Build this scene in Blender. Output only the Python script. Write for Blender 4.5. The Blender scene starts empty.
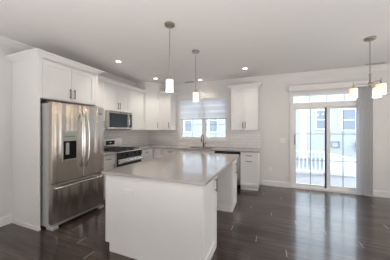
import bpy, bmesh, math, random
from mathutils import Vector, Matrix
random.seed(7)
S = bpy.context.scene
COL = S.collection
D = 5.057          # back wall
H = 2.712          # ceiling
XR = 7.2           # right wall
YF = -2.9          # wall behind the camera

# ------------------------------------------------------------------ camera
cd = bpy.data.cameras.new('camera'); cam = bpy.data.objects.new('camera', cd); COL.objects.link(cam)
cam.location = (3.597, 0, 1.397)
cam.rotation_euler = (math.pi/2, 0, 0.376)
cd.sensor_width = 36; cd.lens = 36*189.843/390; cd.shift_y = -0.725/390
cd.clip_start = 0.05; cd.clip_end = 200
S.camera = cam
# ------------------------------------------------------------------ exposure
vs = S.view_settings
vs.view_transform = 'Standard'; vs.look = 'None'; vs.gamma = 1; vs.use_curve_mapping = False
vs.exposure = 0.06
# ------------------------------------------------------------------ sky
W = bpy.data.worlds.new('sky'); S.world = W; W.use_nodes = True
bg = W.node_tree.nodes['Background']
bg.inputs[0].default_value = (0.85, 0.93, 1.0, 1); bg.inputs[1].default_value = 3.7
# ------------------------------------------------------------------ sun (grazes the back of the house from the right)
sl = bpy.data.lights.new('sun', 'SUN'); sl.energy = 4; sl.angle = math.radians(1.2); sl.color = (1, .95, .88)
so = bpy.data.objects.new('sun', sl); COL.objects.link(so)
EL = math.radians(38); AZ = (.83, .56)
so.rotation_euler = Vector((-AZ[0]*math.cos(EL), -AZ[1]*math.cos(EL), -math.sin(EL))).to_track_quat('-Z', 'Y').to_euler()
so.location = (20, 20, 15)
# ------------------------------------------------------------------ area lights (added fill, and sky portals at the door and window)
def area(name, loc, rot, sx, sy, power, color=(1, 1, 1), portal=False, spread=None):
    l = bpy.data.lights.new(name, 'AREA'); l.shape = 'RECTANGLE'; l.size = sx; l.size_y = sy
    l.energy = power; l.color = color
    if spread: l.spread = spread
    if portal: l.cycles.is_portal = True
    o = bpy.data.objects.new(name, l); o.location = loc; o.rotation_euler = rot; COL.objects.link(o)
    return o
R90 = math.pi/2
area('rear_fill_light', (3.4, YF+0.06, 1.30), (R90, 0, 0), 4.6, 1.9, 36, (1, .98, .96))       # added fill, faces +y; this wall has no window
area('side_fill_light', (XR-0.06, 2.0, 1.25), (R90+.30, 0, R90), 3.4, 1.9, 68, (1, .985, .97))     # added fill, faces -x; no window in this wall either
area('upward_fill_light', (3.6, -0.95, 0.9), (math.radians(150), 0, 0), 5.0, 2.5, 74, (1, .98, .965), spread=math.radians(125))  # added fill below and behind the camera, brightens the ceiling
area('portal_door', (4.75, D+0.09, 1.12), (-R90, 0, 0), 1.6, 2.3, 1, portal=True)
area('portal_window', (1.85, D+0.09, 1.7), (-R90, 0, 0), 1.5, 1.3, 1, portal=True)

# ================================================================== helpers
OFF = {}
class MB:
    def __init__(s): s.bm = bmesh.new()
    def box(s, x0, x1, y0, y1, z0, z1, M=None):
        vs_ = [s.bm.verts.new((x, y, z)) for x in (x0, x1) for y in (y0, y1) for z in (z0, z1)]
        for q in ((0,1,3,2),(4,6,7,5),(0,4,5,1),(2,3,7,6),(0,2,6,4),(1,5,7,3)):
            s.bm.faces.new([vs_[i] for i in q])
        if M is not None:
            for v in vs_: v.co = M @ v.co
        return s
    def prism(s, poly, z0, z1, M=None):
        a = [s.bm.verts.new((x, y, z0)) for x, y in poly]; b = [s.bm.verts.new((x, y, z1)) for x, y in poly]
        n = len(poly); s.bm.faces.new(a[::-1]); s.bm.faces.new(b)
        for i in range(n): s.bm.faces.new((a[i], a[(i+1) % n], b[(i+1) % n], b[i]))
        if M is not None:
            for v in a+b: v.co = M @ v.co
        return s
    def tube(s, pts, r, seg=12, caps=True):
        pts = [Vector(p) for p in pts]; rings = []
        rr = r if isinstance(r, (list, tuple)) else [r]*len(pts)
        up = None
        for i, p in enumerate(pts):
            t = (pts[min(i+1, len(pts)-1)] - pts[max(i-1, 0)]).normalized()
            if up is None:
                up = Vector((0, 0, 1)) if abs(t.z) < .9 else Vector((1, 0, 0))
            a = t.cross(up).normalized(); b = a.cross(t).normalized(); up = b
            rings.append([s.bm.verts.new(p + (a*math.cos(2*math.pi*k/seg) + b*math.sin(2*math.pi*k/seg))*rr[i]) for k in range(seg)])
        for i in range(len(rings)-1):
            for k in range(seg):
                s.bm.faces.new((rings[i][k], rings[i][(k+1) % seg], rings[i+1][(k+1) % seg], rings[i+1][k]))
        if caps: s.bm.faces.new(rings[0][::-1]); s.bm.faces.new(rings[-1])
        return s
    def lathe(s, c, prof, seg=32):
        rings = []
        for r, z in prof:
            rings.append([s.bm.verts.new((c[0]+r*math.cos(2*math.pi*k/seg), c[1]+r*math.sin(2*math.pi*k/seg), c[2]+z)) for k in range(seg)])
        for i in range(len(rings)-1):
            for k in range(seg):
                s.bm.faces.new((rings[i][k], rings[i][(k+1) % seg], rings[i+1][(k+1) % seg], rings[i+1][k]))
        s.bm.faces.new(rings[0][::-1]); s.bm.faces.new(rings[-1])
        return s
    def sweep(s, path, prof, closed=False):
        """path in plan; prof = closed list of (outward offset, z); outward = right of the direction"""
        n = len(path); P = [Vector(p) for p in path]; rings = []
        for i in range(n):
            ds = []
            if i > 0 or closed: ds.append((P[i]-P[i-1]).normalized())
            if i < n-1 or closed: ds.append((P[(i+1) % n]-P[i]).normalized())
            ns = [Vector((d.y, -d.x)) for d in ds]
            m = sum(ns, Vector((0, 0))).normalized(); k = 1/max(.2, m.dot(ns[0]))
            rings.append([s.bm.verts.new((P[i].x+m.x*k*o, P[i].y+m.y*k*o, z)) for o, z in prof])
        c = len(prof); rng = range(n if closed else n-1)
        for i in rng:
            j = (i+1) % n
            for k in range(c):
                s.bm.faces.new((rings[i][k], rings[i][(k+1) % c], rings[j][(k+1) % c], rings[j][k]))
        if not closed: s.bm.faces.new(rings[0]); s.bm.faces.new(rings[-1][::-1])
        return s
    def build(s, name, mat, parent=None, smooth=False, bevel=0, kind=None):
        if parent is not None:
            o_ = OFF.get(parent.name, Vector((0, 0, 0)))
        else: o_ = Vector((0, 0, 0))
        bmesh.ops.recalc_face_normals(s.bm, faces=s.bm.faces)
        me = bpy.data.meshes.new(name)
        for v in s.bm.verts: v.co -= o_
        s.bm.to_mesh(me); s.bm.free(); me.materials.append(mat)
        if smooth:
            for p in me.polygons: p.use_smooth = True
            try: me.set_sharp_from_angle(angle=math.radians(35))
            except Exception: pass
        o = bpy.data.objects.new(name, me); COL.objects.link(o)
        if parent is not None: o.parent = parent
        OFF[o.name] = o_
        if bevel:
            b = o.modifiers.new('bevel', 'BEVEL'); b.width = bevel; b.segments = 2; b.limit_method = 'ANGLE'
        if kind: o['kind'] = kind
        return o
def thing(name, label, cat, loc, group=None):
    o = bpy.data.objects.new(name, None); o.empty_display_size = .1; COL.objects.link(o)
    o.location = loc; o['label'] = label; o['category'] = cat
    if group: o['group'] = group
    OFF[o.name] = Vector(loc)
    return o
def tag(o, label, cat, group=None):
    o['label'] = label; o['category'] = cat
    if group: o['group'] = group
    # move the origin to the base centre
    me = o.data; n = len(me.vertices)
    c = Vector((sum(v.co.x for v in me.vertices)/n, sum(v.co.y for v in me.vertices)/n, min(v.co.z for v in me.vertices)))
    for v in me.vertices: v.co -= c
    o.location = c; OFF[o.name] = c
    return o
def copy_tree(o, parent=None):
    c = o.copy(); COL.objects.link(c)
    if parent is not None: c.parent = parent
    for ch in [x for x in bpy.data.objects if x.parent == o]: copy_tree(ch, c)
    return c

# ================================================================== materials
def mat(name, color, rough=.5, metal=0, noise=0, nscale=8, bump=0, bscale=60, stretch=None, coat=0, spec=None, emit=None, estr=0, trans=0):
    m = bpy.data.materials.new(name); m.use_nodes = True; nt = m.node_tree; N = nt.nodes; Lk = nt.links
    b = N['Principled BSDF']
    b.inputs['Base Color'].default_value = (*color, 1); b.inputs['Roughness'].default_value = rough
    b.inputs['Metallic'].default_value = metal; b.inputs['Coat Weight'].default_value = coat
    b.inputs['Transmission Weight'].default_value = trans
    if spec is not None: b.inputs['Specular IOR Level'].default_value = spec
    if emit: b.inputs['Emission Color'].default_value = (*emit, 1); b.inputs['Emission Strength'].default_value = estr
    tc = N.new('ShaderNodeTexCoord'); mp = N.new('ShaderNodeMapping'); Lk.new(tc.outputs['Object'], mp.inputs[0])
    if stretch: mp.inputs['Scale'].default_value = stretch
    if noise:
        n = N.new('ShaderNodeTexNoise'); n.inputs['Scale'].default_value = nscale; n.inputs['Detail'].default_value = 4
        Lk.new(mp.outputs[0], n.inputs['Vector'])
        r = N.new('ShaderNodeValToRGB'); Lk.new(n.outputs[0], r.inputs[0])
        r.color_ramp.elements[0].position = .3; r.color_ramp.elements[1].position = .7
        r.color_ramp.elements[0].color = (*[c*(1-noise) for c in color], 1)
        r.color_ramp.elements[1].color = (*[min(1, c*(1+noise)) for c in color], 1)
        Lk.new(r.outputs[0], b.inputs['Base Color'])
    if bump:
        n2 = N.new('ShaderNodeTexNoise'); n2.inputs['Scale'].default_value = bscale; n2.inputs['Detail'].default_value = 2
        Lk.new(mp.outputs[0], n2.inputs['Vector'])
        bp = N.new('ShaderNodeBump'); bp.inputs['Strength'].default_value = bump; bp.inputs['Distance'].default_value = .002
        Lk.new(n2.outputs[0], bp.inputs['Height']); Lk.new(bp.outputs[0], b.inputs['Normal'])
    return m
M_wall = mat('wall_paint', (.76, .75, .735), .6, noise=.01, bump=.1, bscale=200)
M_ceil = mat('ceiling_paint', (.84, .82, .805), .7, noise=.01, bump=.15, bscale=150)
M_trim = mat('trim_paint', (.80, .79, .775), .35, noise=.01)
M_cab = mat('cabinet_paint', (.86, .85, .835), .32, noise=.008)
M_steel = mat('brushed_steel', (.56, .51, .46), .24, 1, noise=.06, nscale=3, bump=.25, bscale=25, stretch=(1, 1, 30))
def aniso(m, amt=.75, rot=0.0):
    nt = m.node_tree; tg = nt.nodes.new('ShaderNodeTangent'); tg.direction_type = 'RADIAL'; tg.axis = 'Z'
    b = nt.nodes['Principled BSDF']; nt.links.new(tg.outputs[0], b.inputs['Tangent']); b.inputs['Anisotropic'].default_value = amt; b.inputs['Anisotropic Rotation'].default_value = rot
aniso(M_steel, .9, 0)
def waves(m):      # the slight waviness of large sheet-metal doors
    nt = m.node_tree; N = nt.nodes; Lk = nt.links; b = N['Principled BSDF']
    old = b.inputs['Normal'].links[0].from_node
    tc = N.new('ShaderNodeTexCoord'); mp = N.new('ShaderNodeMapping'); mp.inputs['Scale'].default_value = (1, 9, .35); Lk.new(tc.outputs['Object'], mp.inputs[0])
    n = N.new('ShaderNodeTexNoise'); n.inputs['Scale'].default_value = 1; n.inputs['Detail'].default_value = 1; Lk.new(mp.outputs[0], n.inputs['Vector'])
    bp = N.new('ShaderNodeBump'); bp.inputs['Strength'].default_value = 1; bp.inputs['Distance'].default_value = .05
    Lk.new(n.outputs[0], bp.inputs['Height']); Lk.new(bp.outputs[0], old.inputs['Normal'])
waves(M_steel)
M_steelh = mat('polished_steel', (.78, .77, .76), .18, 1, noise=.02)
M_steeld = mat('fridge_side_grey', (.50, .50, .50), .45, 0, noise=.03)
M_nickel = mat('brushed_nickel', (.20, .185, .17), .4, 1, noise=.03, nscale=20)
M_fix = mat('fixture_nickel', (.42, .38, .33), .32, 1, noise=.03, nscale=20)
M_dnick = mat('dark_nickel', (.12, .115, .11), .3, 1, noise=.03, nscale=20)
M_black = mat('black_enamel', (.012, .012, .014), .2, noise=.1)
M_bglass = mat('black_glass', (.02, .022, .026), .08, noise=.05)
M_iron = mat('cast_iron', (.03, .03, .03), .6, noise=.15, bump=.3)
M_quartz = mat('quartz_worktop', (.43, .395, .375), .08, noise=.035, nscale=60, coat=0)
M_vinyl = mat('vinyl_frame', (.84, .84, .84), .35, noise=.005)
M_screen = mat('screen_edge', (.04, .06, .10), .4, noise=.05)
M_grey = mat('grille_grey', (.36, .39, .44), .4, noise=.02)
M_fabric = mat('vane_fabric', (.50, .50, .52), .75, noise=.03, nscale=60, bump=.2, bscale=300)
M_plate = mat('switch_plastic', (.86, .85, .83), .35, noise=.003)
M_side = mat('white_siding', (.5, .54, .58), .6, noise=.01)
M_strim = mat('outside_trim', (.84, .85, .86), .5, noise=.01)
M_exglass = mat('outside_window_glass', (.22, .255, .30), .15, noise=.05, nscale=1)
M_conc = mat('pale_concrete', (.21, .21, .22), .8, noise=.04, nscale=4)
M_deck = mat('deck_boards', (.20, .20, .21), .7, noise=.03, stretch=(1, 12, 1))
M_lens = mat('downlight_lens', (.9, .9, .9), .4, noise=.005, emit=(1, .95, .87), estr=9)
M_display = mat('display_blue', (.01, .012, .02), .1, noise=.02, emit=(.05, .12, .35), estr=.05)
M_sign = mat('printed_grey', (.5, .5, .5), .5, noise=.01)
M_dark = mat('dark_recess', (.012, .012, .013), .8, noise=.05, spec=.1)
M_wood = mat('brown_hinge_cover', (.12, .05, .03), .5, noise=.1)
M_silverp = mat('silver_plastic', (.45, .45, .42), .3, .6, noise=.03)

def shade_glass():
    m = bpy.data.materials.new('frosted_shade'); m.use_nodes = True; N = m.node_tree.nodes; Lk = m.node_tree.links
    b = N['Principled BSDF']; b.inputs['Base Color'].default_value = (.8, .74, .62, 1); b.inputs['Roughness'].default_value = .4
    tc = N.new('ShaderNodeTexCoord'); g = N.new('ShaderNodeTexGradient'); sx = N.new('ShaderNodeSeparateXYZ'); Lk.new(tc.outputs['Generated'], sx.inputs[0])
    N.remove(g)
    r = N.new('ShaderNodeValToRGB'); Lk.new(sx.outputs['Z'], r.inputs[0])
    r.color_ramp.elements[0].color = (1, .97, .90, 1); r.color_ramp.elements[0].position = .3
    r.color_ramp.elements[1].color = (1, .72, .42, 1); r.color_ramp.elements[1].position = .95
    Lk.new(r.outputs[0], b.inputs['Emission Color']); b.inputs['Emission Strength'].default_value = .6
    return m
M_shade = shade_glass()
M_bulb = mat('bulb_glow', (1, .9, .7), .4, noise=.003, emit=(1, .85, .62), estr=1.3)

def glass_mat(name, tint=(1, 1, 1)):
    m = bpy.data.materials.new(name); m.use_nodes = True; N = m.node_tree.nodes; Lk = m.node_tree.links
    N.remove(N['Principled BSDF']); out = N['Material Output']
    t = N.new('ShaderNodeBsdfTransparent'); t.inputs[0].default_value = (*tint, 1)
    g = N.new('ShaderNodeBsdfGlossy'); g.inputs['Roughness'].default_value = .02
    f = N.new('ShaderNodeFresnel'); f.inputs[0].default_value = 1.35
    n = N.new('ShaderNodeTexNoise'); n.inputs['Scale'].default_value = .5
    mu = N.new('ShaderNodeMath'); mu.operation = 'MULTIPLY'; mu.inputs[1].default_value = .8
    Lk.new(f.outputs[0], mu.inputs[0])
    mx = N.new('ShaderNodeMixShader'); Lk.new(mu.outputs[0], mx.inputs[0]); Lk.new(t.outputs[0], mx.inputs[1]); Lk.new(g.outputs[0], mx.inputs[2])
    Lk.new(mx.outputs[0], out.inputs[0])
    return m
M_pane = glass_mat('window_glass', (.95, .98, 1))

def blind_mat():
    m = bpy.data.materials.new('zebra_shade_fabric'); m.use_nodes = True; N = m.node_tree.nodes; Lk = m.node_tree.links
    N.remove(N['Principled BSDF']); out = N['Material Output']
    tc = N.new('ShaderNodeTexCoord'); sx = N.new('ShaderNodeSeparateXYZ'); Lk.new(tc.outputs['Object'], sx.inputs[0])
    mm = N.new('ShaderNodeMath'); mm.operation = 'MULTIPLY'; mm.inputs[1].default_value = 2*math.pi/.17; Lk.new(sx.outputs['Z'], mm.inputs[0])
    sn = N.new('ShaderNodeMath'); sn.operation = 'SINE'; Lk.new(mm.outputs[0], sn.inputs[0])
    r = N.new('ShaderNodeValToRGB'); Lk.new(sn.outputs[0], r.inputs[0])
    r.color_ramp.elements[0].color = (.87, .87, .885, 1); r.color_ramp.elements[0].position = .35
    r.color_ramp.elements[1].color = (.95, .96, .97, 1); r.color_ramp.elements[1].position = .65
    d = N.new('ShaderNodeBsdfDiffuse'); t = N.new('ShaderNodeBsdfTranslucent')
    Lk.new(r.outputs[0], d.inputs[0]); Lk.new(r.outputs[0], t.inputs[0])
    mx = N.new('ShaderNodeMixShader'); mx.inputs[0].default_value = .68
    Lk.new(d.outputs[0], mx.inputs[1]); Lk.new(t.outputs[0], mx.inputs[2]); Lk.new(mx.outputs[0], out.inputs[0])
    return m
M_zebra = blind_mat()
def vane_mat():
    m = bpy.data.materials.new('vane_fabric'); m.use_nodes = True; N = m.node_tree.nodes; Lk = m.node_tree.links
    N.remove(N['Principled BSDF']); out = N['Material Output']
    n = N.new('ShaderNodeTexNoise'); n.inputs['Scale'].default_value = 80
    r = N.new('ShaderNodeValToRGB'); Lk.new(n.outputs[0], r.inputs[0])
    r.color_ramp.elements[0].color = (.82, .83, .85, 1); r.color_ramp.elements[1].color = (.86, .87, .89, 1)
    d = N.new('ShaderNodeBsdfDiffuse'); t = N.new('ShaderNodeBsdfTranslucent')
    Lk.new(r.outputs[0], d.inputs[0]); Lk.new(r.outputs[0], t.inputs[0])
    mx = N.new('ShaderNodeMixShader'); mx.inputs[0].default_value = .5
    Lk.new(d.outputs[0], mx.inputs[1]); Lk.new(t.outputs[0], mx.inputs[2]); Lk.new(mx.outputs[0], out.inputs[0])
    return m
M_fabric = vane_mat()

def floor_mat():
    m = bpy.data.materials.new('dark_plank_floor'); m.use_nodes = True; N = m.node_tree.nodes; Lk = m.node_tree.links
    b = N['Principled BSDF']
    def mt(op, a, c=None):
        n = N.new('ShaderNodeMath'); n.operation = op
        for k, v in ((0, a), (1, c)):
            if v is None: continue
            if isinstance(v, (int, float)): n.inputs[k].default_value = v
            else: Lk.new(v, n.inputs[k])
        return n.outputs[0]
    tc = N.new('ShaderNodeTexCoord'); sx = N.new('ShaderNodeSeparateXYZ'); Lk.new(tc.outputs['Object'], sx.inputs[0])
    RH, PL, STEP = .1675, 1.86, .335
    v = mt('DIVIDE', mt('SUBTRACT', sx.outputs['Y'], 2.37-RH/2), RH)
    row = mt('FLOOR', v); fv = mt('FRACT', v)
    u = mt('DIVIDE', mt('ADD', mt('SUBTRACT', sx.outputs['X'], 3.77), mt('MULTIPLY', row, STEP)), PL)
    pl = mt('FLOOR', u); fu = mt('FRACT', u)
    dv = mt('MULTIPLY', mt('SUBTRACT', .5, mt('ABSOLUTE', mt('SUBTRACT', fv, .5))), RH)      # distance to the long seam
    du = mt('MULTIPLY', mt('SUBTRACT', .5, mt('ABSOLUTE', mt('SUBTRACT', fu, .5))), PL)      # distance to the butt joint
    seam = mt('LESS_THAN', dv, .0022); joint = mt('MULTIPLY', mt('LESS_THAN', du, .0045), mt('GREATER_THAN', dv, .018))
    cb = N.new('ShaderNodeCombineXYZ'); Lk.new(row, cb.inputs[0]); Lk.new(pl, cb.inputs[1])
    wn = N.new('ShaderNodeTexWhiteNoise'); wn.noise_dimensions = '2D'; Lk.new(cb.outputs[0], wn.inputs['Vector'])
    r0 = N.new('ShaderNodeValToRGB'); Lk.new(wn.outputs['Value'], r0.inputs[0])
    r0.color_ramp.elements[0].color = (.024, .0150, .0115, 1); r0.color_ramp.elements[1].color = (.066, .043, .034, 1)
    # grain: long streaks along the plank, shifted per plank
    cg = N.new('ShaderNodeCombineXYZ'); Lk.new(mt('ADD', mt('MULTIPLY', sx.outputs['X'], 1.1), mt('MULTIPLY', wn.outputs['Value'], 40)), cg.inputs[0]); Lk.new(mt('MULTIPLY', sx.outputs['Y'], 13), cg.inputs[1])
    n = N.new('ShaderNodeTexNoise'); n.inputs['Scale'].default_value = 1.8; n.inputs['Detail'].default_value = 5; n.inputs['Roughness'].default_value = .6; Lk.new(cg.outputs[0], n.inputs['Vector'])
    r = N.new('ShaderNodeValToRGB'); Lk.new(n.outputs[0], r.inputs[0])
    r.color_ramp.elements[0].position = .32; r.color_ramp.elements[0].color = (.35, .35, .35, 1)
    r.color_ramp.elements[1].position = .70; r.color_ramp.elements[1].color = (1.9, 1.85, 1.8, 1)
    mx = N.new('ShaderNodeMix'); mx.data_type = 'RGBA'; mx.blend_type = 'MULTIPLY'; mx.inputs[0].default_value = 1
    Lk.new(r0.outputs[0], mx.inputs[6]); Lk.new(r.outputs[0], mx.inputs[7])
    m2 = N.new('ShaderNodeMix'); m2.data_type = 'RGBA'; Lk.new(seam, m2.inputs[0]); Lk.new(mx.outputs[2], m2.inputs[6]); m2.inputs[7].default_value = (.006, .004, .004, 1)
    m3 = N.new('ShaderNodeMix'); m3.data_type = 'RGBA'; Lk.new(joint, m3.inputs[0]); Lk.new(m2.outputs[2], m3.inputs[6]); m3.inputs[7].default_value = (.34, .31, .29, 1)  # pale butt joints: glints of the plank-end bevels painted into the colour
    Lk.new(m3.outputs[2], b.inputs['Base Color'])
    b.inputs['Roughness'].default_value = .34; b.inputs['Specular IOR Level'].default_value = .15; b.inputs['Coat Weight'].default_value = 1; b.inputs['Coat Roughness'].default_value = .13; b.inputs['Coat IOR'].default_value = 1.5
    hh = mt('SUBTRACT', mt('MULTIPLY', n.outputs[0], .30), seam)
    bp = N.new('ShaderNodeBump'); bp.inputs['Strength'].default_value = .4; bp.inputs['Distance'].default_value = .002
    Lk.new(hh, bp.inputs['Height']); Lk.new(bp.outputs[0], b.inputs['Normal']); Lk.new(bp.outputs[0], b.inputs['Coat Normal'])
    return m
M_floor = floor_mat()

def tile_mat(name, axis):
    m = bpy.data.materials.new(name); m.use_nodes = True; N = m.node_tree.nodes; Lk = m.node_tree.links
    b = N['Principled BSDF']; b.inputs['Roughness'].default_value = .13
    tc = N.new('ShaderNodeTexCoord'); sx = N.new('ShaderNodeSeparateXYZ'); Lk.new(tc.outputs['Object'], sx.inputs[0])
    cb = N.new('ShaderNodeCombineXYZ'); Lk.new(sx.outputs['X' if axis == 'x' else 'Y'], cb.inputs[0]); Lk.new(sx.outputs['Z'], cb.inputs[1])
    br = N.new('ShaderNodeTexBrick'); Lk.new(cb.outputs[0], br.inputs['Vector'])
    br.inputs['Color1'].default_value = (.78, .77, .755, 1); br.inputs['Color2'].default_value = (.83, .82, .81, 1)
    br.inputs['Mortar'].default_value = (.55, .54, .53, 1); br.inputs['Scale'].default_value = 1
    br.inputs['Mortar Size'].default_value = .0028; br.inputs['Brick Width'].default_value = .1524; br.inputs['Row Height'].default_value = .0762
    Lk.new(br.outputs['Color'], b.inputs['Base Color'])
    iv = N.new('ShaderNodeMath'); iv.operation = 'SUBTRACT'; iv.inputs[0].default_value = 1; Lk.new(br.outputs['Fac'], iv.inputs[1])
    bp = N.new('ShaderNodeBump'); bp.inputs['Strength'].default_value = .5; bp.inputs['Distance'].default_value = .002
    Lk.new(iv.outputs[0], bp.inputs['Height']); Lk.new(bp.outputs[0], b.inputs['Normal'])
    return m
M_tilex = tile_mat('subway_tile_back', 'x'); M_tiley = tile_mat('subway_tile_left', 'y')

def siding_mat():
    m = bpy.data.materials.new('lap_siding'); m.use_nodes = True; N = m.node_tree.nodes; Lk = m.node_tree.links
    b = N['Principled BSDF']; b.inputs['Base Color'].default_value = (.47, .49, .505, 1); b.inputs['Roughness'].default_value = .6
    tc = N.new('ShaderNodeTexCoord'); w = N.new('ShaderNodeTexWave'); w.bands_direction = 'Z'; w.wave_profile = 'SAW'
    w.inputs['Scale'].default_value = 1.6; Lk.new(tc.outputs['Object'], w.inputs['Vector'])
    bp = N.new('ShaderNodeBump'); bp.inputs['Strength'].default_value = .8; bp.inputs['Distance'].default_value = .02
    Lk.new(w.outputs['Fac'], bp.inputs['Height']); Lk.new(bp.outputs[0], b.inputs['Normal'])
    return m
M_lap = siding_mat()

# ================================================================== the room
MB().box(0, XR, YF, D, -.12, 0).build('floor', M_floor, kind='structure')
MB().box(-.12, XR+.12, YF-.12, D+.16, H, H+.12).build('ceiling', M_ceil, kind='structure')
MB().box(-.12, 0, YF-.12, D+.16, -.12, H).build('wall_left', M_wall, kind='structure')
MB().box(XR, XR+.12, YF-.12, D+.16, -.12, H).build('wall_right', M_wall, kind='structure')
MB().box(0, XR, YF-.12, YF, -.12, H).build('wall_front', M_wall, kind='structure')
# back wall with the two openings
WX0, WX1, WZ0, WZ1 = 1.13, 2.53, 1.12, 2.31         # kitchen window opening
DX0, DX1, DZ1 = 4.08, 5.44, 2.22                    # patio door opening
T = .16
m = MB()
m.box(0, WX0, D, D+T, -.12, H); m.box(WX0, WX1, D, D+T, -.12, WZ0); m.box(WX0, WX1, D, D+T, WZ1, H)
m.box(WX1, DX0, D, D+T, -.12, H); m.box(DX0, DX1, D, D+T, DZ1, H); m.box(DX0, DX1, D, D+T, -.12, -.005); m.box(DX1, XR, D, D+T, -.12, H)
wall_back = m.build('wall_back', M_wall, kind='structure')
# crown and baseboards
CR = [(0, H-.105), (.010, H-.105), (.014, H-.088), (.026, H-.082), (.044, H-.055), (.060, H-.028), (.074, H-.022), (.080, H-.012), (.080, H), (0, H)]
MB().sweep([(0, YF), (0, 4.40)], CR).build('trim_1', M_trim, kind='structure')
MB().sweep([(.70, D), (XR, D), (XR, YF)], CR).build('trim_2', M_trim, kind='structure')
BB = [(0, 0), (.015, 0), (.015, .105), (.011, .122), (.006, .128), (0, .128)]
MB().sweep([(0, YF), (0, 1.632)], BB).build('baseboard_left', M_trim, kind='structure')
MB().sweep([(3.42, D), (4.03, D)], BB).build('baseboard_back', M_trim, kind='structure')
MB().sweep([(5.49, D), (XR, D), (XR, YF)], BB).build('baseboard_right', M_trim, kind='structure')

# tile backsplash, a part of each wall it is set on
wl = bpy.data.objects['wall_left']
m = MB(); e = .009
m.box(.001, WX0-.075, D-e, D, .914, 1.373); m.box(WX0-.075, WX1+.075, D-e, D, .914, WZ0-.075); m.box(WX1+.075, 3.38, D-e, D, .914, 1.373)
m.build('tile_backsplash', M_tilex, wall_back)
MB().box(0, e, 2.602, D-e, .914, 1.373).build('tile_backsplash', M_tiley, wl)

# ---- kitchen window (structure)
def casing(m, x0, x1, z0, z1, w, y, t, bottom=True):
    m.box(x0-w, x0, y-t, y, z0-(w if bottom else 0), z1+w); m.box(x1, x1+w, y-t, y, z0-(w if bottom else 0), z1+w)
    m.box(x0, x1, y-t, y, z1, z1+w)
    if bottom: m.box(x0, x1, y-t, y, z0-w, z0)
m = MB(); casing(m, WX0, WX1, WZ0, WZ1, .07, D, .018)
win = m.build('window_1', M_trim, kind='structure', bevel=.003)
m = MB(); m.box(WX0, WX0+.03, D+.0, D+T, WZ0, WZ1); m.box(WX1-.03, WX1, D+.0, D+T, WZ0, WZ1)
m.box(WX0+.03, WX1-.03, D, D+T, WZ0, WZ0+.03); m.box(WX0+.03, WX1-.03, D, D+T, WZ1-.03, WZ1)
xm = (WX0+WX1)/2+.03
m.box(xm-.035, xm+.035, D+.03, D+T-.02, WZ0+.03, WZ1-.03)
m.build('window_frame', M_vinyl, win)
for a, b in ((WX0+.03, xm-.035), (xm+.035, WX1-.03)):
    m = MB(); y0, y1 = D+.06, D+.10; z0, z1 = WZ0+.03, WZ1-.03; r = .03
    m.box(a, a+r, y0, y1, z0, z1); m.box(b-r, b, y0, y1, z0, z1); m.box(a+r, b-r, y0, y1, z0, z0+r); m.box(a+r, b-r, y0, y1, z1-r, z1)
    s_ = m.build('window_sash', M_vinyl, win)
    m = MB(); c = (a+b)/2
    m.box(c-.006, c+.006, y0+.008, y0+.016, z0+r, z1-r)
    for k in (1, 2): zz = z0+(z1-z0)*k/3; m.box(a+r, b-r, y0+.0085, y0+.0155, zz-.006, zz+.006)
    m.build('grille', M_sign, s_)
    MB().box(a+r, b-r, y0+.018, y0+.024, z0+r, z1-r).build('pane', M_pane, s_)
    m = MB(); m.box(c-.04, c+.04, y0-.012, y0, z0+.004, z0+.02); m.box(c+.02, c+.034, y0-.03, y0-.012, z0+.008, z0+.018)
    m.build('latch', M_vinyl, s_)
# zebra roller shade
t = thing('roller_shade', 'white striped zebra roller shade lowered halfway over the sink window', 'window shade', (1.85, D-.02, 1.67))
m = MB()
sx0, sx1 = 1.135, 2.545
m.box(sx0, sx1, D-.075, D-.019, 2.235, 2.30).build('headrail', M_trim, t, bevel=.006)
m = MB(); n = 24
for yy in (D-.050,):
    m.box(sx0+.01, sx1-.01, yy, yy+.0015, 1.70, 2.24)
m.build('shade_fabric', M_zebra, t)
MB().box(sx0+.008, sx1-.008, D-.056, D-.042, 1.675, 1.70).build('bottom_rail', M_sign, t, bevel=.003)
MB().tube([(sx1-.004, D-.06, 2.24), (sx1-.004, D-.06, 1.55)], .002, 6).build('bead_chain', M_plate, t)

# ---- patio door (structure)
m = MB(); w = .05
m.box(DX0-w, DX0, D-.018, D, 0, DZ1+w); m.box(DX1, DX1+w, D-.018, D, 0, DZ1+w); m.box(DX0, DX1, D-.018, D, DZ1, DZ1+w)
door = m.build('door_1', M_trim, kind='structure', bevel=.003)
m = MB(); y0, y1 = D, D+T-.02; f = .035
m.box(DX0, DX0+f, y0, y1, 0, DZ1); m.box(DX1-f, DX1, y0, y1, 0, DZ1); m.box(DX0+f, DX1-f, y0, y1, DZ1-.03, DZ1)
m.box(DX0+f, DX1-f, y0, y1, 1.905, 2.015); m.box(DX0+f, DX1-f, y0, y1, -.004, .045)
m.build('door_frame', M_vinyl, door)
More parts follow.
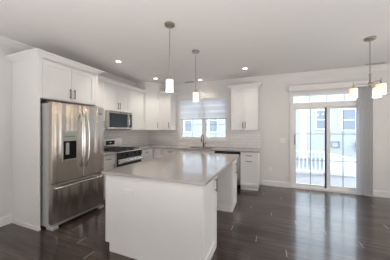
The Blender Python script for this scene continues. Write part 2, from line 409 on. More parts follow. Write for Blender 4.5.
# transom with its grille
MB().box(DX0+f, DX1-f, D+.08, D+.086, 2.015, DZ1-.03).build('transom_pane', M_pane, door)
m = MB()
for xx in (4.465, 4.80, 5.13): m.box(xx-.006, xx+.006, D+.070, D+.078, 2.015, DZ1-.03)
m.build('transom_grille', M_sign, door)
def slider(x0, x1, yo, lst, rst, label=None):
    z0, z1 = .045, 1.905; m = MB(); y0, y1 = D+yo, D+yo+.04
    m.box(x0, x0+lst, y0, y1, z0, z1); m.box(x1-rst, x1, y0, y1, z0, z1); m.box(x0+lst, x1-rst, y0, y1, z0, z0+.065); m.box(x0+lst, x1-rst, y0, y1, z1-.035, z1)
    p = m.build('sliding_panel', M_vinyl, door)
    m = MB(); c = (x0+lst+x1-rst)/2
    m.box(c-.007, c+.007, y0+.008, y0+.016, z0+.065, z1-.035)
    for zz in (.675, 1.29): m.box(x0+lst, x1-rst, y0+.0085, y0+.0155, zz-.007, zz+.007)
    m.build('grille', M_grey, p)
    MB().box(x0+lst, x1-rst, y0+.018, y0+.024, z0+.065, z1-.035).build('pane', M_pane, p)
    return p
p1 = slider(DX0+f, 4.80, .045, .06, .02)
m = MB(); m.box(4.755, 4.79, D+.030, D+.045, .06, 1.89); m.build('screen_edge', M_screen, p1)['label'] = 'dark blue edge strip of the left sliding panel'
m = MB(); xx = DX0+f+.035; m.box(xx-.012, xx+.012, D+.038, D+.045, 1.03, 1.28)
m.tube([(xx, D+.045, 1.06), (xx, D+.01, 1.07), (xx, D+.005, 1.10), (xx, D+.005, 1.21), (xx, D+.01, 1.24), (xx, D+.045, 1.25)], .009, 8)
m.build('door_handle', M_grey, p1, smooth=True)['label'] = 'grey pull handle'
p2 = slider(4.80, DX1-f, .090, .075, .05)
# vertical blind: valance + stacked vanes
t = thing('vertical_blind', 'grey vertical blind stacked at the right of the patio door under a white valance', 'blind', (4.76, D, 0))
m = MB(); m.box(4.005, 5.56, D-.105, D-.09, 2.285, 2.405); m.box(4.005, 4.02, D-.09, D-.001, 2.285, 2.405); m.box(5.545, 5.56, D-.09, D-.001, 2.285, 2.405)
m.box(4.0, 5.565, D-.11, D-.001, 2.400, 2.412)
m.build('valance', M_trim, t, bevel=.003)
MB().box(4.03, 5.54, D-.075, D-.035, 2.315, 2.35).build('headrail', M_vinyl, t)
nv = 10
for k in range(nv):
    x = 5.345 + k*(.215/(nv-1)); a = math.radians(118 + (26 if k % 2 == 0 else -26) + random.uniform(-6, 6)); hw = .044
    m = MB(); c, s_ = math.cos(a), math.sin(a); pts = []
    for q in range(7):
        uu = -hw + 2*hw*q/6; bow = .006*(1-(uu/hw)**2)
        pts.append((x+uu*c-bow*s_, D-.058+uu*s_*.92+bow*c))
    back = [(px-.0012*s_, py+.0012*c) for px, py in pts]
    m.prism(pts+back[::-1], .035, 2.31)
    m.build('vane', M_fabric, t, smooth=True)

# ================================================================== cabinetry
def frame(O, U, N):
    U = Vector(U); N = Vector(N); M = Matrix.Identity(4)
    for i in range(3):
        M[i][0] = (U[i] if i < 2 else 0); M[i][1] = (N[i] if i < 2 else 0); M[i][2] = (1 if i == 2 else 0); M[i][3] = (O[0], O[1], 0)[i]
    return M
def V2(x, y): return Vector((x, y, 0))
def shaker(parent, M, a0, a1, z0, z1, b, name='door', rail=.058):
    """door on face b (local depth), grows outward .02"""
    g = .0035; a0 += g; a1 -= g; z0 += g; z1 -= g
    m = MB()
    if z1-z0 < .2: rail = min(rail, .036)
    m.box(a0, a1, b, b+.007, z0, z1, M)
    m.box(a0, a0+rail, b+.007, b+.020, z0, z1, M); m.box(a1-rail, a1, b+.007, b+.020, z0, z1, M)
    m.box(a0+rail, a1-rail, b+.007, b+.020, z0, z0+rail, M); m.box(a0+rail, a1-rail, b+.007, b+.020, z1-rail, z1, M)
    return m.build(name, M_cab, parent)
def pull(parent, M, a, z, b, L=.15, vert=True, r=.007):
    m = MB(); st = .028
    P = lambda aa, bb, zz: M @ Vector((aa, bb, zz))
    if vert:
        m.tube([P(a, b+st, z-L/2), P(a, b+st, z+L/2)], r, 10)
        for q in (-1, 1): m.tube([P(a, b, z+q*L*.38), P(a, b+st, z+q*L*.38)], r*.8, 8)
    else:
        m.tube([P(a-L/2, b+st, z), P(a+L/2, b+st, z)], r, 10)
        for q in (-1, 1): m.tube([P(a+q*L*.38, b, z), P(a+q*L*.38, b+st, z)], r*.8, 8)
    return m.build('handle', M_nickel, parent, smooth=True)
CC = [(0, 0), (.010, 0), (.014, .014), (.028, .022), (.046, .044), (.060, .056), (.072, .060), (.074, .078), (0, .078)]
def cprof(z, k=1.0): return [(o*k, z+dz*k) for o, dz in CC]
UB, UT = 1.375, 2.40

def upper(name, label, M, w, z0, z1, doors, d=.33, crown=None, right_panel=False):
    o = thing(name, label, 'cabinet', tuple(M @ Vector((w/2, 0, z0))), 'white wall cabinets')
    MB().box(0, w, .002, d-.02, z0, z1, M).build('body', M_cab, o, bevel=.0015)
    for a0, a1, hx, hz in doors:
        dr = shaker(o, M, a0, a1, z0, z1-.012, d-.02)
        if hx is not None: pull(dr, M, hx, hz, d, .15)
    if crown: MB().sweep(crown, cprof(z1)).build('crown', M_cab, o)
    return o
ML = lambda y: frame((0, y, 0), (0, 1), (1, 0))        # unit on the left wall starting at y
MBk = lambda x: frame((x, D, 0), (1, 0), (0, -1))      # unit on the back wall starting at x

# fridge surround (tall panel + cabinet above the fridge)
F0, F1 = 1.640, 2.600
o = thing('fridge_surround_cabinet', 'tall white panel and two-door cabinet boxed around the top of the fridge', 'cabinet', (.32, 2.15, 0), 'white wall cabinets')
MB().box(.002, .64, F0, F0+.019, 0, UT).build('end_panel', M_cab, o, bevel=.0015)
MB().box(.002, .60, F1-.019, F1, 0, UT).build('side_panel', M_cab, o, bevel=.0015)
MB().box(.002, .62, F0+.019, F1-.019, 1.835, UT).build('body', M_cab, o)
m = MB(); m.box(.62, .64, F0+.019, F0+.042, 1.835, UT); m.build('stile', M_cab, o, bevel=.001)
MB().box(.621, .64, F1-.055, F1, 1.835, UT).build('stile', M_cab, o, bevel=.001)
M = ML(0); md = 2.105
for a0, a1, hx in ((F0+.042, md, md-.032), (md, F1-.057, md+.038)):
    dr = shaker(o, M, a0, a1, 1.842, UT-.025, .62); pull(dr, M, hx, 1.955, .64, .15)
MB().sweep([(.002, F0), (.64, F0), (.64, F1), (.412, F1)], cprof(UT)).build('crown', M_cab, o)
MB().box(.64, .648, F0-.001, F0+.02, 0, .03).box(.016, .648, F0-.012, F0-.0005, 0, .05).build('base_shoe', M_cab, o)

CF = .33
upper('wall_cabinet', 'tall narrow white upper cabinet between the fridge and the microwave', ML(2.604), .452, UB, UT, [(0, .452, .405, 1.50)], crown=[(CF, 2.604), (CF, 3.054)])
upper('wall_cabinet', 'short two-door white upper cabinet directly above the microwave', ML(3.058), .764, 1.812, UT, [(0, .382, .352, 1.93), (.382, .764, .412, 1.93)], crown=[(CF, 3.058), (CF, 3.822)])
upper('wall_cabinet', 'full-height white upper cabinet between the microwave and the corner cabinet', ML(3.826), .618, UB, UT, [(0, .618, .05, 1.50)], crown=[(CF, 3.826), (CF, 4.446)])
# diagonal corner cabinet
o = thing('corner_wall_cabinet', 'taller diagonal white corner cabinet reaching the ceiling', 'cabinet', (.25, 4.8, UB), 'white wall cabinets')
pl = [(.002, 4.448), (.325, 4.448), (.609, 4.732), (.609, D-.010), (.002, D-.010)]
MB().prism(pl, UB-.002, 2.62).build('body', M_cab, o, bevel=.0015)
q = math.sqrt(.5); Mc = frame((.325, 4.448, 0), (q, q), (q, -q)); Lc = .284/q
dr = shaker(o, Mc, .012, Lc-.012, UB, 2.60, .0); pull(dr, Mc, Lc-.05, 1.51, .02, .16)
MB().sweep([(.002, 4.448), (.335, 4.448), (.609, 4.722), (.609, D-.012)], cprof(2.618, 1.15)).build('crown', M_cab, o)
upper('wall_cabinet', 'narrow single-door white upper cabinet left of the sink window', MBk(.612), .378, UB, UT, [(0, .378, .325, 1.52)], crown=[(.612, D-.33), (.990, D-.33), (.990, D-.012)])
upper('wall_cabinet', 'two-door white upper cabinet right of the sink window', MBk(2.690), .640, UB, UT, [(0, .32, .292, 1.50), (.32, .64, .352, 1.50)], crown=[(2.690, D-.012), (2.690, D-.33), (3.330, D-.33), (3.330, D-.012)])

# base cabinets
BZ = .882
def base(name, label, M, w, fronts, d=.61, toe_end=False):
    o = thing(name, label, 'cabinet', tuple(M @ Vector((w/2, 0, 0))), 'white base cabinets')
    if name == 'sink_cabinet':
        m = MB(); m.box(0, .018, .012, d-.02, .10, BZ, M); m.box(w-.018, w, .012, d-.02, .10, BZ, M); m.box(.018, w-.018, .012, d-.02, .10, .118, M)
        m.box(.018, w-.018, d-.038, d-.02, .118, BZ, M); m.box(.018, w-.018, .012, .02, .118, BZ, M); m.build('body', M_cab, o)
    else: MB().box(0, w, .012, d-.02, .10, BZ, M).build('body', M_cab, o, bevel=.0015)
    MB().box(0, w, .012, d-.075, 0, .10, M).build('toe_kick', M_cab, o)
    for kind, a0, a1, z0, z1, hx, hz, vert in fronts:
        dr = shaker(o, M, a0, a1, z0, z1, d-.02, kind)
        if hx is not None: pull(dr, M, hx, hz, d, .13, vert)
    return o
base('base_cabinet', 'narrow white base cabinet with a drawer between fridge and range', ML(2.604), .448,
     [('drawer', 0, .448, .72, .872, .26, .80, False), ('door', 0, .448, .11, .715, .40, .62, True)])
base('base_cabinet', 'white base cabinet between the range and the corner', ML(3.828), .617,
     [('drawer', 0, .617, .72, .872, .31, .80, False), ('door', 0, .617, .11, .715, .05, .62, True)])
base('corner_base_cabinet', 'white corner base cabinet with one door beside the drawer bank', MBk(.003), .912,
     [('door', .62, .912, .11, .872, .875, .77, True)])
base('base_cabinet', 'white drawer bank under the back worktop left of the sink', MBk(.918), .45,
     [('drawer', 0, .45, .72, .872, .225, .80, False), ('drawer', 0, .45, .415, .715, .225, .62, False), ('drawer', 0, .45, .11, .41, .225, .31, False)])
base('sink_cabinet', 'wide white sink base cabinet under the window', MBk(1.371), .974,
     [('drawer', 0, .974, .72, .872, None, 0, False), ('door', 0, .487, .11, .715, .44, .62, True), ('door', .487, .974, .11, .715, .534, .62, True)])
o = base('base_cabinet', 'white base cabinet at the right end of the back worktop with two bar pulls', MBk(2.962), .385,
     [('drawer', 0, .385, .72, .872, .192, .80, False), ('door', 0, .385, .11, .715, .192, .672, False)])
MB().box(3.347, 3.362, D-.605, D-.012, .10, BZ).build('end_panel', M_cab, o)

# worktops
CT0, CT1 = .883, .914
o = MB().box(.01, .645, 2.604, 3.054, CT0, CT1).build('worktop', M_quartz, bevel=.003)
tag(o, 'short piece of pale quartz worktop between fridge and range', 'worktop')
m = MB(); SX0, SX1, SY0, SY1 = 1.56, 2.26, 4.52, 4.93
fy = D-.645
m.box(.01, .645, 3.826, fy, CT0, CT1); m.box(.01, SX0, fy, D-.01, CT0, CT1); m.box(SX1, 3.385, fy, D-.01, CT0, CT1)
m.box(SX0, SX1, fy, SY0, CT0, CT1); m.box(SX0, SX1, SY1, D-.01, CT0, CT1)
o = m.build('worktop', M_quartz)
tag(o, 'long L-shaped pale quartz worktop running along the back wall under the window', 'worktop')
# sink
t = thing('kitchen_sink', 'stainless undermount sink set in the back worktop below the window', 'sink', (1.91, 4.72, .69))
m = MB(); w_ = .008
m.box(SX0-.012, SX0, SY0-.012, SY1+.012, .70, CT0-.001); m.box(SX1, SX1+.012, SY0-.012, SY1+.012, .70, CT0-.001)
m.box(SX0, SX1, SY0-.012, SY0, .70, CT0-.001); m.box(SX0, SX1, SY1, SY1+.012, .70, CT0-.001); m.box(SX0-.012, SX1+.012, SY0-.012, SY1+.012, .69, .70)
m.build('basin', M_steel, t)
MB().lathe((1.91, 4.72, .70), [(.05, 0), (.055, .004), (.035, .005), (.02, .003)], 24).build('drain', M_steelh, t, smooth=True)
# faucet
t = thing('kitchen_faucet', 'tall dark gooseneck faucet behind the sink', 'faucet', (1.885, 4.975, CT1))
MB().lathe((1.885, 4.975, CT1), [(.028, 0), (.028, .006), (.022, .012), (.019, .06), (.019, .10), (.014, .105)], 24).build('base', M_dnick, t, smooth=True)
pts = [(1.885, 4.975, CT1+.10), (1.885, 4.975, CT1+.25)]
for k in range(1, 11):
    a = math.pi*k/10; pts.append((1.885+.006*(1-math.cos(a)), 4.975-.095*(1-math.cos(a)), CT1+.25+.095*math.sin(a)))
pts.append((1.897, 4.785, CT1+.22))
MB().tube(pts, .0115, 12).build('spout', M_dnick, t, smooth=True)
MB().tube([(1.897, 4.785, CT1+.225), (1.897, 4.785, CT1+.14)], [.015, .018], 14).build('spray_head', M_dnick, t, smooth=True)
MB().tube([(1.90, 4.975, CT1+.07), (1.935, 4.97, CT1+.075), (1.965, 4.96, CT1+.11)], [.011, .008, .006], 10).build('lever', M_dnick, t, smooth=True)

# dishwasher
t = thing('dishwasher', 'stainless dishwasher with dark control strip right of the sink cabinet', 'dishwasher', (2.65, D-.3, 0))
MB().box(2.349, 2.958, D-.575, D-.02, .10, BZ-.012).build('tub', M_dark, t)
MB().box(2.353, 2.954, D-.612, D-.576, .11, .79).build('door', M_steelh, t, bevel=.004)
MB().box(2.353, 2.954, D-.618, D-.576, .793, .868).build('control_panel', M_bglass, t, bevel=.004)
MB().box(2.353, 2.954, D-.53, D-.05, 0, .10).build('toe_plate', M_dark, t)
m = MB(); m.tube([(2.40, D-.65, .755), (2.91, D-.65, .755)], .009, 10)
for x in (2.43, 2.88): m.tube([(x, D-.612, .755), (x, D-.65, .755)], .007, 8)
m.build('handle', M_steelh, t, smooth=True)

# ================================================================== refrigerator
Y0, Y1 = 1.690, 2.574
t = thing('refrigerator', 'stainless french-door refrigerator with a bottom freezer drawer and water dispenser', 'refrigerator', (.4, 2.13, 0)); fridge = t
MB().box(.0, .70, Y0+.006, Y1-.006, .035, 1.762).build('cabinet', M_steeld, t, bevel=.004)
yc = 2.152
def bowed(y0, y1, z0, z1, x0, x1, bow):
    """slab facing +x, its front bowed outward over the whole fridge width"""
    m = MB(); n = 10; fr = []
    for k in range(n+1):
        y = y0+(y1-y0)*k/n; u = (y-(Y0+Y1)/2)/((Y1-Y0)/2)
        xx = x1+bow*(1-u*u)
        fr.append((xx, y))
    e_ = .012
    fr[0] = (fr[0][0]-e_, fr[0][1]); fr[-1] = (fr[-1][0]-e_, fr[-1][1])
    fr.insert(1, (fr[1][0]-.001, y0+.009)); fr.insert(-1, (fr[-2][0]-.001, y1-.009))
    m.prism([(x0, y0)]+fr+[(x0, y1)], z0, z1); return m
ld = bowed(Y0, yc-.002, .645, 1.775, .705, .768, .012).build('door', M_steel, t, smooth=True)
rd = bowed(yc+.002, Y1, .645, 1.775, .705, .768, .012).build('door', M_steel, t, smooth=True)
dw = bowed(Y0, Y1, .085, .635, .705, .768, .012).build('freezer_drawer', M_steel, t, smooth=True)
def bow_handle(parent, y, z0, z1, lean):
    pts = []; n = 12
    for k in range(n+1):
        s_ = k/n; bow = math.sin(math.pi*s_)
        pts.append((.785+.055*min(1, bow*1.9) + .006*bow, y+lean*(bow-.4), z0+(z1-z0)*s_))
    MB().tube(pts, [.011]+[.0135]*(n-1)+[.011], 12).build('handle', M_steelh, parent, smooth=True)
bow_handle(ld, yc-.050, .80, 1.66, -.018); bow_handle(rd, yc+.050, .80, 1.66, .018)
pts = [(.785+.05*min(1, math.sin(math.pi*k/12)*2.2), Y0+.035+(Y1-Y0-.07)*k/12, .575+.012*math.sin(math.pi*k/12)) for k in range(13)]
MB().tube(pts, .014, 12).build('handle', M_steelh, dw, smooth=True)
# dispenser
dp = MB().box(.772, .790, 1.825, 2.045, .93, 1.365).build('dispenser', M_silverp, ld, bevel=.004)
# (flattened to thing > part > sub-part)
dp.parent = t
MB().box(.7905, .792, 1.848, 2.028, 1.245, 1.345).build('control_panel', M_silverp, dp)
MB().box(.7905, .7925, 1.839, 2.034, .945, 1.225).build('dark_recess', M_dark, dp, bevel=.001)
MB().box(.791, .808, 1.868, 1.913, 1.03, 1.20).build('paddle', M_silverp, dp, bevel=.004)
MB().box(.791, .803, 1.848, 2.028, .945, .96).build('drip_tray', M_silverp, dp, bevel=.002)
m = MB()
for k in range(5): m.box(.792, .7925, 1.863+k*.033, 1.878+k*.033, 1.285, 1.30)
m.build('buttons', M_dark, dp)
MB().box(.62, .715, Y0+.02, Y0+.13, 1.776, 1.80).build('hinge_cover', M_wood, t, bevel=.004)
MB().box(.62, .715, Y1-.13, Y1-.02, 1.776, 1.80).build('hinge_cover', M_steeld, t, bevel=.004)
MB().box(.60, .735, Y0+.02, Y1-.02, .030, .082).build('kick_grille', M_steeld, t)
for y in (Y0+.004, Y1-.094): MB().box(.64, .775, y, y+.09, 0, .045).build('foot', M_sign, t, bevel=.008)
MB().box(.7795, .7803, 2.45, 2.51, 1.66, 1.672).build('badge', M_dark, t)

fridge.location.x += .055

# ================================================================== range
R0, R1 = 3.060, 3.822
t = thing('gas_range', 'stainless gas range with black oven door and cast iron grates under the microwave', 'range', (.35, 3.44, 0))
MB().box(.03, .64, R0, R1, .09, .905).build('body', M_steeld, t, bevel=.003)
MB().box(.06, .60, R0+.01, R1-.01, 0, .09).build('base', M_dark, t)
MB().box(.03, .695, R0-.001, R1+.001, .905, .922).build('cooktop', M_steelh, t, bevel=.003)
MB().box(.11, .64, R0+.03, R1-.03, .922, .926).build('cooktop_well', M_black, t)
bgd = MB().box(.015, .085, R0, R1, .922, 1.175).build('backguard', M_steelh, t, bevel=.008)
MB().box(.0852, .088, R0+.25, R1-.25, 1.03, 1.13).build('display', M_display, bgd)
MB().box(.088, .0888, R0+.35, R0+.41, 1.075, 1.095).build('display_digits', M_sign, bgd)
for gy in (R0+.035, R0+.268, R0+.50):
    m = MB(); gw = .222; x0, x1 = .13, .63; zt = .952; rr = .006
    for p_ in (((x0, gy, zt), (x1, gy, zt)), ((x0, gy+gw, zt), (x1, gy+gw, zt)), ((x0, gy, zt), (x0, gy+gw, zt)), ((x1, gy, zt), (x1, gy+gw, zt)),
               ((x0, gy+gw/2, zt), (x1, gy+gw/2, zt)), ((.38, gy, zt), (.38, gy+gw, zt)), ((.255, gy, zt), (.255, gy+gw, zt)), ((.505, gy, zt), (.505, gy+gw, zt))):
        m.tube(p_, rr, 6)
    for x in (x0, x1, .38):
        for y in (gy, gy+gw): m.tube([(x, y, .926), (x, y, zt)], .007, 6)
    m.build('grate', M_iron, t)
for x in (.25, .51):
    for y in (R0+.15, R1-.15):
        MB().lathe((x, y, .926), [(.045, 0), (.045, .008), (.035, .012), (.03, .018), (.0, .018)][:4], 20).build('burner', M_iron, t, smooth=True)
cp = MB().prism([(.64, .80), (.705, .80), (.70, .90), (.64, .905)], R0+.001, R1-.001, Matrix(((1, 0, 0, 0), (0, 0, 1, 0), (0, 1, 0, 0), (0, 0, 0, 1)))).build('control_panel', M_bglass, t)
for k in range(5):
    y = R0+.10+k*(.562/4)
    MB().tube([(.703, y, .852), (.722, y, .853), (.735, y, .854)], [.024, .021, .019], 16).build('knob', M_black, t, smooth=True)
od = MB().box(.64, .69, R0+.003, R1-.003, .27, .795).build('oven_door', M_black, t, bevel=.005)
MB().box(.690, .692, R0+.09, R1-.09, .36, .64).build('oven_window', M_bglass, od)
MB().box(.690, .693, R0+.004, R1-.004, .675, .765).build('door_trim', M_steelh, od)
m = MB(); m.tube([(.742, R0+.04, .722), (.742, R1-.04, .722)], .016, 12)
for y in (R0+.07, R1-.07): m.tube([(.692, y, .722), (.742, y, .722)], .010, 8)
m.build('handle', M_steelh, od, smooth=True)
MB().box(.64, .685, R0+.003, R1-.003, .095, .262).build('storage_drawer', M_steel, t, bevel=.004)

# ================================================================== microwave
t = thing('microwave', 'stainless over-the-range microwave hung under the short cabinet', 'microwave', (.2, 3.44, 1.385))
MB().box(.012, .385, R0, R1, 1.388, 1.807).build('body', M_steeld, t, bevel=.002)
mf = MB().box(.385, .410, R0, R1, 1.40, 1.805).build('front_frame', M_steel, t, bevel=.004)
MB().box(.410, .417, R0+.045, R1-.17, 1.44, 1.755).build('door_glass', M_bglass, t, bevel=.002)
MB().box(.410, .416, R1-.125, R1-.025, 1.44, 1.755).build('keypad', M_bglass, t, bevel=.002)
m = MB(); pts = [(.41+.045*min(1, 2*math.sin(math.pi*k/10)), R1-.150, 1.445+.31*k/10) for k in range(11)]
m.tube(pts, .010, 10); m.build('handle', M_steelh, t, smooth=True)
m = MB()
for k in range(5): m.box(.41, .4115, R0+.05, R1-.05, 1.768+k*.006, 1.770+k*.006)
m.build('vent_slots', M_dark, t)
MB().box(.05, .38, R0+.05, R1-.05, 1.380, 1.388).build('underside_grille', M_dark, t)

# ================================================================== island
IX0, IX1, IY0, IY1 = 1.795, 3.052, 1.635, 3.690
t = thing('kitchen_island', 'white kitchen island base with cabinets at both ends and a knee space between', 'island', (2.42, 2.67, 0))
BX0, BX1, BY0, BY1 = 1.825, 3.010, 1.665, 3.665
IZ = .880
# near end panel with a toe notch on the kitchen side
pan = [(BX0, .10), (BX0+.06, .10), (BX0+.06, 0), (BX1-.012, 0), (BX1-.012, IZ), (BX0, IZ)]
XZ = Matrix(((1, 0, 0, 0), (0, 0, 1, 0), (0, 1, 0, 0), (0, 0, 0, 1)))
MB().prism(pan, BY0, BY0+.019, XZ).build('end_panel', M_cab, t)
MB().box(BX1-.012, BX1+.012, BY0, BY0+.036, 0, IZ).build('corner_post', M_cab, t, bevel=.002)
# kitchen-side carcass
MB().box(BX0+.02, 2.42, BY0+.02, BY1, .10, IZ).build('body', M_cab, t)
MB().box(BX0+.08, 2.42, BY0+.02, BY1, 0, .10).build('toe_kick', M_cab, t)
Mi = frame((BX0+.02, 0, 0), (0, 1), (-1, 0))
ys = [BY0+.02, 2.33, 3.0, BY1]
for i in range(3):
    for kind, z0, z1, hz, ve in (('drawer', .72, .87, .80, False), ('door', .11, .715, .62, True)):
        dr = shaker(t, Mi, ys[i], ys[i+1], z0, z1, 0, kind); pull(dr, Mi, (ys[i]+ys[i+1])/2 if not ve else ys[i+1]-.05, hz, .02, .15, ve)
# seating side cabinets, near and far, facing +x
NC1 = 2.195; FC0 = 3.205
MB().box(2.42, BX1-.02, BY0+.02, NC1, .0, IZ).build('end_cabinet_body', M_cab, t)
MB().box(2.42, BX1-.02, FC0, BY1, .0, IZ).build('end_cabinet_body', M_cab, t)
Mr = frame((BX1-.02, 0, 0), (0, 1), (1, 0))
dr = shaker(t, Mr, BY0+.038, NC1, .035, IZ-.012, 0); pull(dr, Mr, NC1-.10, .765, .02, .15)
dr = shaker(t, Mr, FC0+.004, BY1-.004, .035, IZ-.012, 0); pull(dr, Mr, FC0+.30, .68, .02, .20)
# base moulding round the far cabinet and knee space
SH = [(0, 0), (.014, 0), (.014, .075), (.008, .09), (0, .09)]
MB().sweep([(2.43, NC1+.0), (2.42, FC0), (BX1-.02, FC0), (BX1-.02, FC0+.001)][1:3], SH).build('base_moulding', M_cab, t)
MB().box(BX1-.02, BX1-.002, BY0+.036, NC1, 0, .034).build('base_moulding', M_cab, t)
MB().box(BX1-.02, BX1-.002, FC0, BY1, 0, .034).build('base_moulding', M_cab, t)
# outlet on the near panel
op = MB().box(2.10, 2.222, BY0-.009, BY0, .664, .736).build('outlet_plate', M_plate, t, bevel=.002)
for x in (2.131, 2.191):
    sk = MB().box(x-.018, x+.018, BY0-.0115, BY0-.009, .683, .717).build('socket', M_plate, op)
o = MB().box(IX0, IX1, IY0, IY1, CT0-.002, CT1).build('island_worktop', M_quartz, bevel=.004)
tag(o, 'large polished pale quartz slab on top of the white island', 'worktop')

# ================================================================== switches and outlets
t = thing('switch_plate', 'white double rocker switch plate on the wall left of the patio door', 'light switch', (3.885, D, 1.07))
MB().box(3.825, 3.945, D-.006, D-.0005, 1.068, 1.183).build('plate', M_plate, t, bevel=.002)
for x in (3.862, 3.908): MB().box(x-.016, x+.016, D-.010, D-.006, 1.093, 1.158).build('rocker', M_plate, t, bevel=.002)
t = thing('wall_outlet', 'white duplex outlet low on the wall beside the base cabinets', 'outlet', (3.60, D, .35))
MB().box(3.565, 3.635, D-.006, D-.0005, .352, .467).build('plate', M_plate, t, bevel=.002)
for z in (.385, .434):
    MB().box(3.584, 3.616, D-.008, D-.006, z-.014, z+.014).build('socket', M_plate, t)
    

# ================================================================== lights
def pendant(x, y, label):
    t = thing('pendant_lamp', label, 'lamp', (x, y, 1.86), 'pendants over the island')
    MB().lathe((x, y, H-.028), [(.055, 0), (.062, .006), (.064, .022), (.064, .0275)], 32).build('canopy', M_fix, t, smooth=True)
    MB().tube([(x, y, 2.045), (x, y, H-.028)], .006, 10).build('rod', M_fix, t, smooth=True)
    MB().lathe((x, y, 2.012), [(.035, 0), (.035, .012), (.012, .020), (.012, .040)], 24).build('cap', M_fix, t, smooth=True)
    sh = MB(); z0, z1, r = 1.868, 2.012, .046
    prof = [(r, z0), (r, z1), (r-.004, z1), (r-.004, z0)]
    rings = []
    for rr, z in prof: rings.append([sh.bm.verts.new((x+rr*math.cos(2*math.pi*k/32), y+rr*math.sin(2*math.pi*k/32), z)) for k in range(32)])
    for i in range(4):
        for k in range(32): sh.bm.faces.new((rings[i][k], rings[i][(k+1) % 32], rings[(i+1) % 4][(k+1) % 32], rings[(i+1) % 4][k]))
    sh.build('lamp_shade', M_shade_p, t, smooth=True)
    MB().lathe((x, y, 1.90), [(.004, 0), (.018, .012), (.022, .03), (.014, .06), (.012, .10)], 16).build('bulb', M_bulb, t, smooth=True)
    l = bpy.data.lights.new('pendant_bulb_light', 'POINT'); l.energy = 2; l.color = (1, .82, .6); l.shadow_soft_size = .04
    lo = bpy.data.objects.new('pendant_bulb_light', l); COL.objects.link(lo); lo.location = (x, y, 1.845)
    return t
M_shade_p = M_shade.copy(); M_shade_p.name = 'frosted_shade_pendant'
M_shade_p.node_tree.nodes['Principled BSDF'].inputs['Emission Strength'].default_value = 1.25
pendant(2.432, 2.089, 'pendant lamp with a white cylinder shade over the near end of the island')
pendant(2.437, 2.971, 'pendant lamp with a white cylinder shade over the far end of the island')

# chandelier
cx_, cy_ = 4.938, 3.47
t = thing('chandelier', 'brushed nickel chandelier with three white glass shades on curved arms', 'chandelier', (cx_, cy_, 1.87))
MB().lathe((cx_, cy_, H-.03), [(.058, 0), (.066, .008), (.068, .024), (.068, .0295)], 32).build('canopy', M_fix, t, smooth=True)
MB().tube([(cx_, cy_, 2.20), (cx_, cy_, H-.03)], .006, 10).build('rod', M_fix, t, smooth=True)
MB().lathe((cx_, cy_, 2.02), [(.004, -.02), (.014, -.012), (.010, 0), (.024, .01), (.030, .03), (.022, .045), (.012, .06), (.012, .15), (.016, .16), (.016, .17), (.008, .18)], 24).build('stem', M_fix, t, smooth=True)
for deg in (45, 165, 285):
    a = math.radians(deg); c, s_ = math.cos(a), math.sin(a); R_ = .185
    pts = [(cx_+c*.015, cy_+s_*.015, 2.045), (cx_+c*.07, cy_+s_*.07, 2.060), (cx_+c*.13, cy_+s_*.13, 2.062), (cx_+c*.17, cy_+s_*.17, 2.052), (cx_+c*R_, cy_+s_*R_, 2.02)]
    ar = MB().tube(pts, .0065, 10).build('arm', M_fix, t, smooth=True)
    x, y = cx_+c*R_, cy_+s_*R_
    MB().lathe((x, y, 2.005), [(.022, 0), (.022, .012), (.008, .02), (.004, .085), (.003, .09)], 20).build('socket_cup', M_fix, ar, smooth=True)
    sh = MB(); z0, z1, r = 1.872, 2.006, .052
    prof = [(r, z0), (r, z1), (.0, z1+.001), (.0, z1-.003), (r-.004, z1-.003), (r-.004, z0)]
    prof = [(r, z0), (r, z1), (r-.004, z1), (r-.004, z0)]
    rings = []
    for rr, z in prof: rings.append([sh.bm.verts.new((x+rr*math.cos(2*math.pi*k/32), y+rr*math.sin(2*math.pi*k/32), z)) for k in range(32)])
    for i in range(4):
        for k in range(32): sh.bm.faces.new((rings[i][k], rings[i][(k+1) % 32], rings[(i+1) % 4][(k+1) % 32], rings[(i+1) % 4][k]))
    sh.build('lamp_shade', M_shade, t, smooth=True)
    MB().lathe((x, y, 1.91), [(.004, 0), (.020, .015), (.024, .035), (.014, .065), (.012, .09)], 16).build('bulb', M_bulb, t, smooth=True)
    l = bpy.data.lights.new('chandelier_bulb_light', 'POINT'); l.energy = 3; l.color = (1, .82, .6); l.shadow_soft_size = .03
    lo = bpy.data.objects.new('chandelier_bulb_light', l); COL.objects.link(lo); lo.location = (x, y, 1.85)

# recessed downlights
for (x, y, lb) in ((.864, 2.881, 'recessed ceiling downlight in front of the cabinets over the fridge and range'), (.84, 4.198, 'recessed ceiling downlight near the diagonal corner cabinet'),
               (1.87, 4.75, 'recessed ceiling downlight over the sink window'), (3.095, 4.218, 'recessed ceiling downlight in front of the upper cabinet right of the window')):
    t = thing('recessed_downlight', lb, 'ceiling light', (x, y, H-.01), 'recessed ceiling lights')
    m = MB(); prof = [(.046, -.004), (.076, -.003), (.079, -.0005), (.046, -.0005)]
    rings = []
    for rr, z in prof: rings.append([m.bm.verts.new((x+rr*math.cos(2*math.pi*k/32), y+rr*math.sin(2*math.pi*k/32), H+z)) for k in range(32)])
    for i in range(4):
        for k in range(32): m.bm.faces.new((rings[i][k], rings[i][(k+1) % 32], rings[(i+1) % 4][(k+1) % 32], rings[(i+1) % 4][k]))
    m.build('trim_ring', M_plate, t, smooth=True)
    MB().lathe((x, y, H-.0038), [(.002, -.0005), (.0455, 0), (.0455, .0032)], 32).build('lens', M_lens, t)
    l = bpy.data.lights.new('downlight_beam', 'SPOT'); l.energy = 36 if x < 1 else 12; l.color = (1, .90, .79); l.spot_size = math.radians(125); l.spot_blend = .8; l.shadow_soft_size = .045
    lo = bpy.data.objects.new('downlight_beam', l); COL.objects.link(lo); lo.location = (x, y, H-.012)
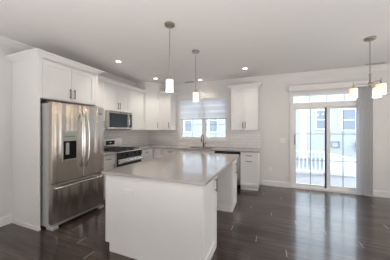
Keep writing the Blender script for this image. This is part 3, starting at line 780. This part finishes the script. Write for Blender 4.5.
# ceiling registers
for (x0, x1, yy, lb) in ((1.375, 1.655, 4.86, 'slim ceiling air register in front of the sink window'), (5.41, 5.71, 4.86, 'slim ceiling air register behind the chandelier')):
    t = thing('ceiling_register', lb, 'vent', ((x0+x1)/2, yy, H-.008), 'ceiling air registers')
    m = MB(); w_ = .05
    m.box(x0, x1, yy-w_, yy-w_+.012, H-.008, H-.0005); m.box(x0, x1, yy+w_-.012, yy+w_, H-.008, H-.0005)
    m.box(x0, x0+.012, yy-w_+.012, yy+w_-.012, H-.008, H-.0005); m.box(x1-.012, x1, yy-w_+.012, yy+w_-.012, H-.008, H-.0005)
    m.build('frame', M_sign, t)
    m = MB()
    for k in range(6): m.box(x0+.012, x1-.012, yy-.034+k*.013, yy-.030+k*.013, H-.007, H-.002)
    m.build('louvres', M_sign, t)
    MB().box(x0+.012, x1-.012, yy-w_+.012, yy+w_-.012, H-.0015, H-.0005).build('backing', M_dark, t)

# ================================================================== outside
MB().box(-14, 24, D+.165, 40, -1.3, -1.1).build('ground', M_conc, kind='structure')
MB().box(2.9, 7.6, D+.17, 8.5, -.45, -.32).build('deck', M_deck, kind='structure')
# white railing along the far edge of the deck
t = thing('deck_railing', 'white railing with square balusters beyond the left pane of the patio door', 'railing', (4.3, 8.4, -.32))
rx0, rx1, ry = 2.95, 5.58, 8.40
MB().box(rx0, rx1, ry-.045, ry+.045, .50, .56).build('top_rail', M_strim, t, bevel=.008)
MB().box(rx0, rx1, ry-.03, ry+.03, -.24, -.18).build('bottom_rail', M_strim, t, bevel=.006)
k = 0; x = rx0+.10
while x < rx1-.08:
    MB().box(x-.02, x+.02, ry-.02, ry+.02, -.18, .50).build('baluster', M_strim, t); x += .135
for x in (rx0, rx1):
    p_ = MB().box(x-.05, x+.05, ry-.05, ry+.05, -.32, .64).build('post', M_strim, t)
    MB().box(x-.06, x+.06, ry-.06, ry+.06, .64, .67).build('post_cap', M_grey, p_)
# stair with solid white side beyond the right pane
t = thing('outdoor_stair', 'white sided outdoor stair sloping down beyond the right pane of the patio door', 'stairs', (7, 8.7, -1.1))
prof = [(5.72, .42), (9.4, -.35), (9.4, -1.1), (5.72, -1.1)]
MB().prism(prof, 8.62, 8.72, XZ).build('side_panel', M_strim, t)
m = MB()
for k in range(9): m.box(5.75+k*.4, 6.15+k*.4, 8.72, 9.7, -1.1, -.40-k*.07)
m.build('treads', M_conc, t)
MB().prism([(5.68, .42), (9.45, -.36), (9.45, -.30), (5.68, .49)], 8.58, 8.76, XZ).build('cap_rail', M_strim, t)

# unseen wall added right of the patio door to block part of the sun
o = MB().box(6.15, 6.35, D+.17, 6.12, -.32, 3.2).build('wall_sun_blocker', M_lap)
o['kind'] = 'structure'
# neighbouring building
t = thing('neighbouring_building', 'pale blue-white sided apartment building across the yard', 'building', (3, 21, -1.1))
MB().box(-12, 20, 19.0, 27, -1.1, 5.3).build('wall', M_lap, t)
MB().box(6.05, 6.55, 18.90, 19.0, -1.1, 5.3).build('corner_board', M_strim, t)
MB().box(-12, 20, 18.93, 19.0, 5.05, 5.35).build('band_board', M_strim, t)
for (x0, x1, z0, z1) in ((9.15, 9.98, 1.35, 2.98), (7.33, 8.2, 1.45, 2.98), (-5.05, -4.25, 1.15, 3.6), (-2.25, -1.45, 1.15, 3.5), (-8.6, -7.8, 1.2, 3.5), (12.4, 13.2, 1.35, 3.0), (1.5, 2.3, 1.3, 3.2)):
    m = MB(); w_ = .11
    m.box(x0-w_, x0, 18.92, 18.998, z0-w_, z1+w_); m.box(x1, x1+w_, 18.92, 18.998, z0-w_, z1+w_); m.box(x0, x1, 18.92, 18.998, z0-w_, z0); m.box(x0, x1, 18.92, 18.998, z1, z1+w_)
    zc = (z0+z1)/2; m.box(x0, x1, 18.94, 18.998, zc-.04, zc+.04)
    m.build('window', M_strim, t)
    fr = [o for o in bpy.data.objects if o.parent == t][-1]
    MB().box(x0, x1, 18.96, 18.990, z0, zc-.04).build('pane', M_exglass, fr)
    MB().box(x0, x1, 18.96, 18.990, zc+.04, z1).build('pane', M_exglass, fr)
m = MB(); m.box(8.35, 8.95, 18.93, 18.998, -.12, -.06); m.box(8.35, 8.95, 18.93, 18.998, .34, .40); m.box(8.35, 8.41, 18.93, 18.998, -.06, .34); m.box(8.89, 8.95, 18.93, 18.998, -.06, .34)
m.build('wall_vent', M_exglass, t)
t = thing('wall_lantern', 'dark outdoor lantern on the neighbouring wall at the right of the patio door', 'lamp', (10.1, 18.9, -.5))
MB().box(10.0, 10.2, 18.97, 18.999, -.45, .5).build('backplate', M_exglass, t)
MB().prism([(9.97, .30), (10.23, .30), (10.17, -.25), (10.03, -.25)], 18.72, 18.94, XZ).build('lantern_body', M_exglass, t)
MB().box(10.05, 10.15, 18.78, 18.97, .34, .42).build('bracket', M_exglass, t)
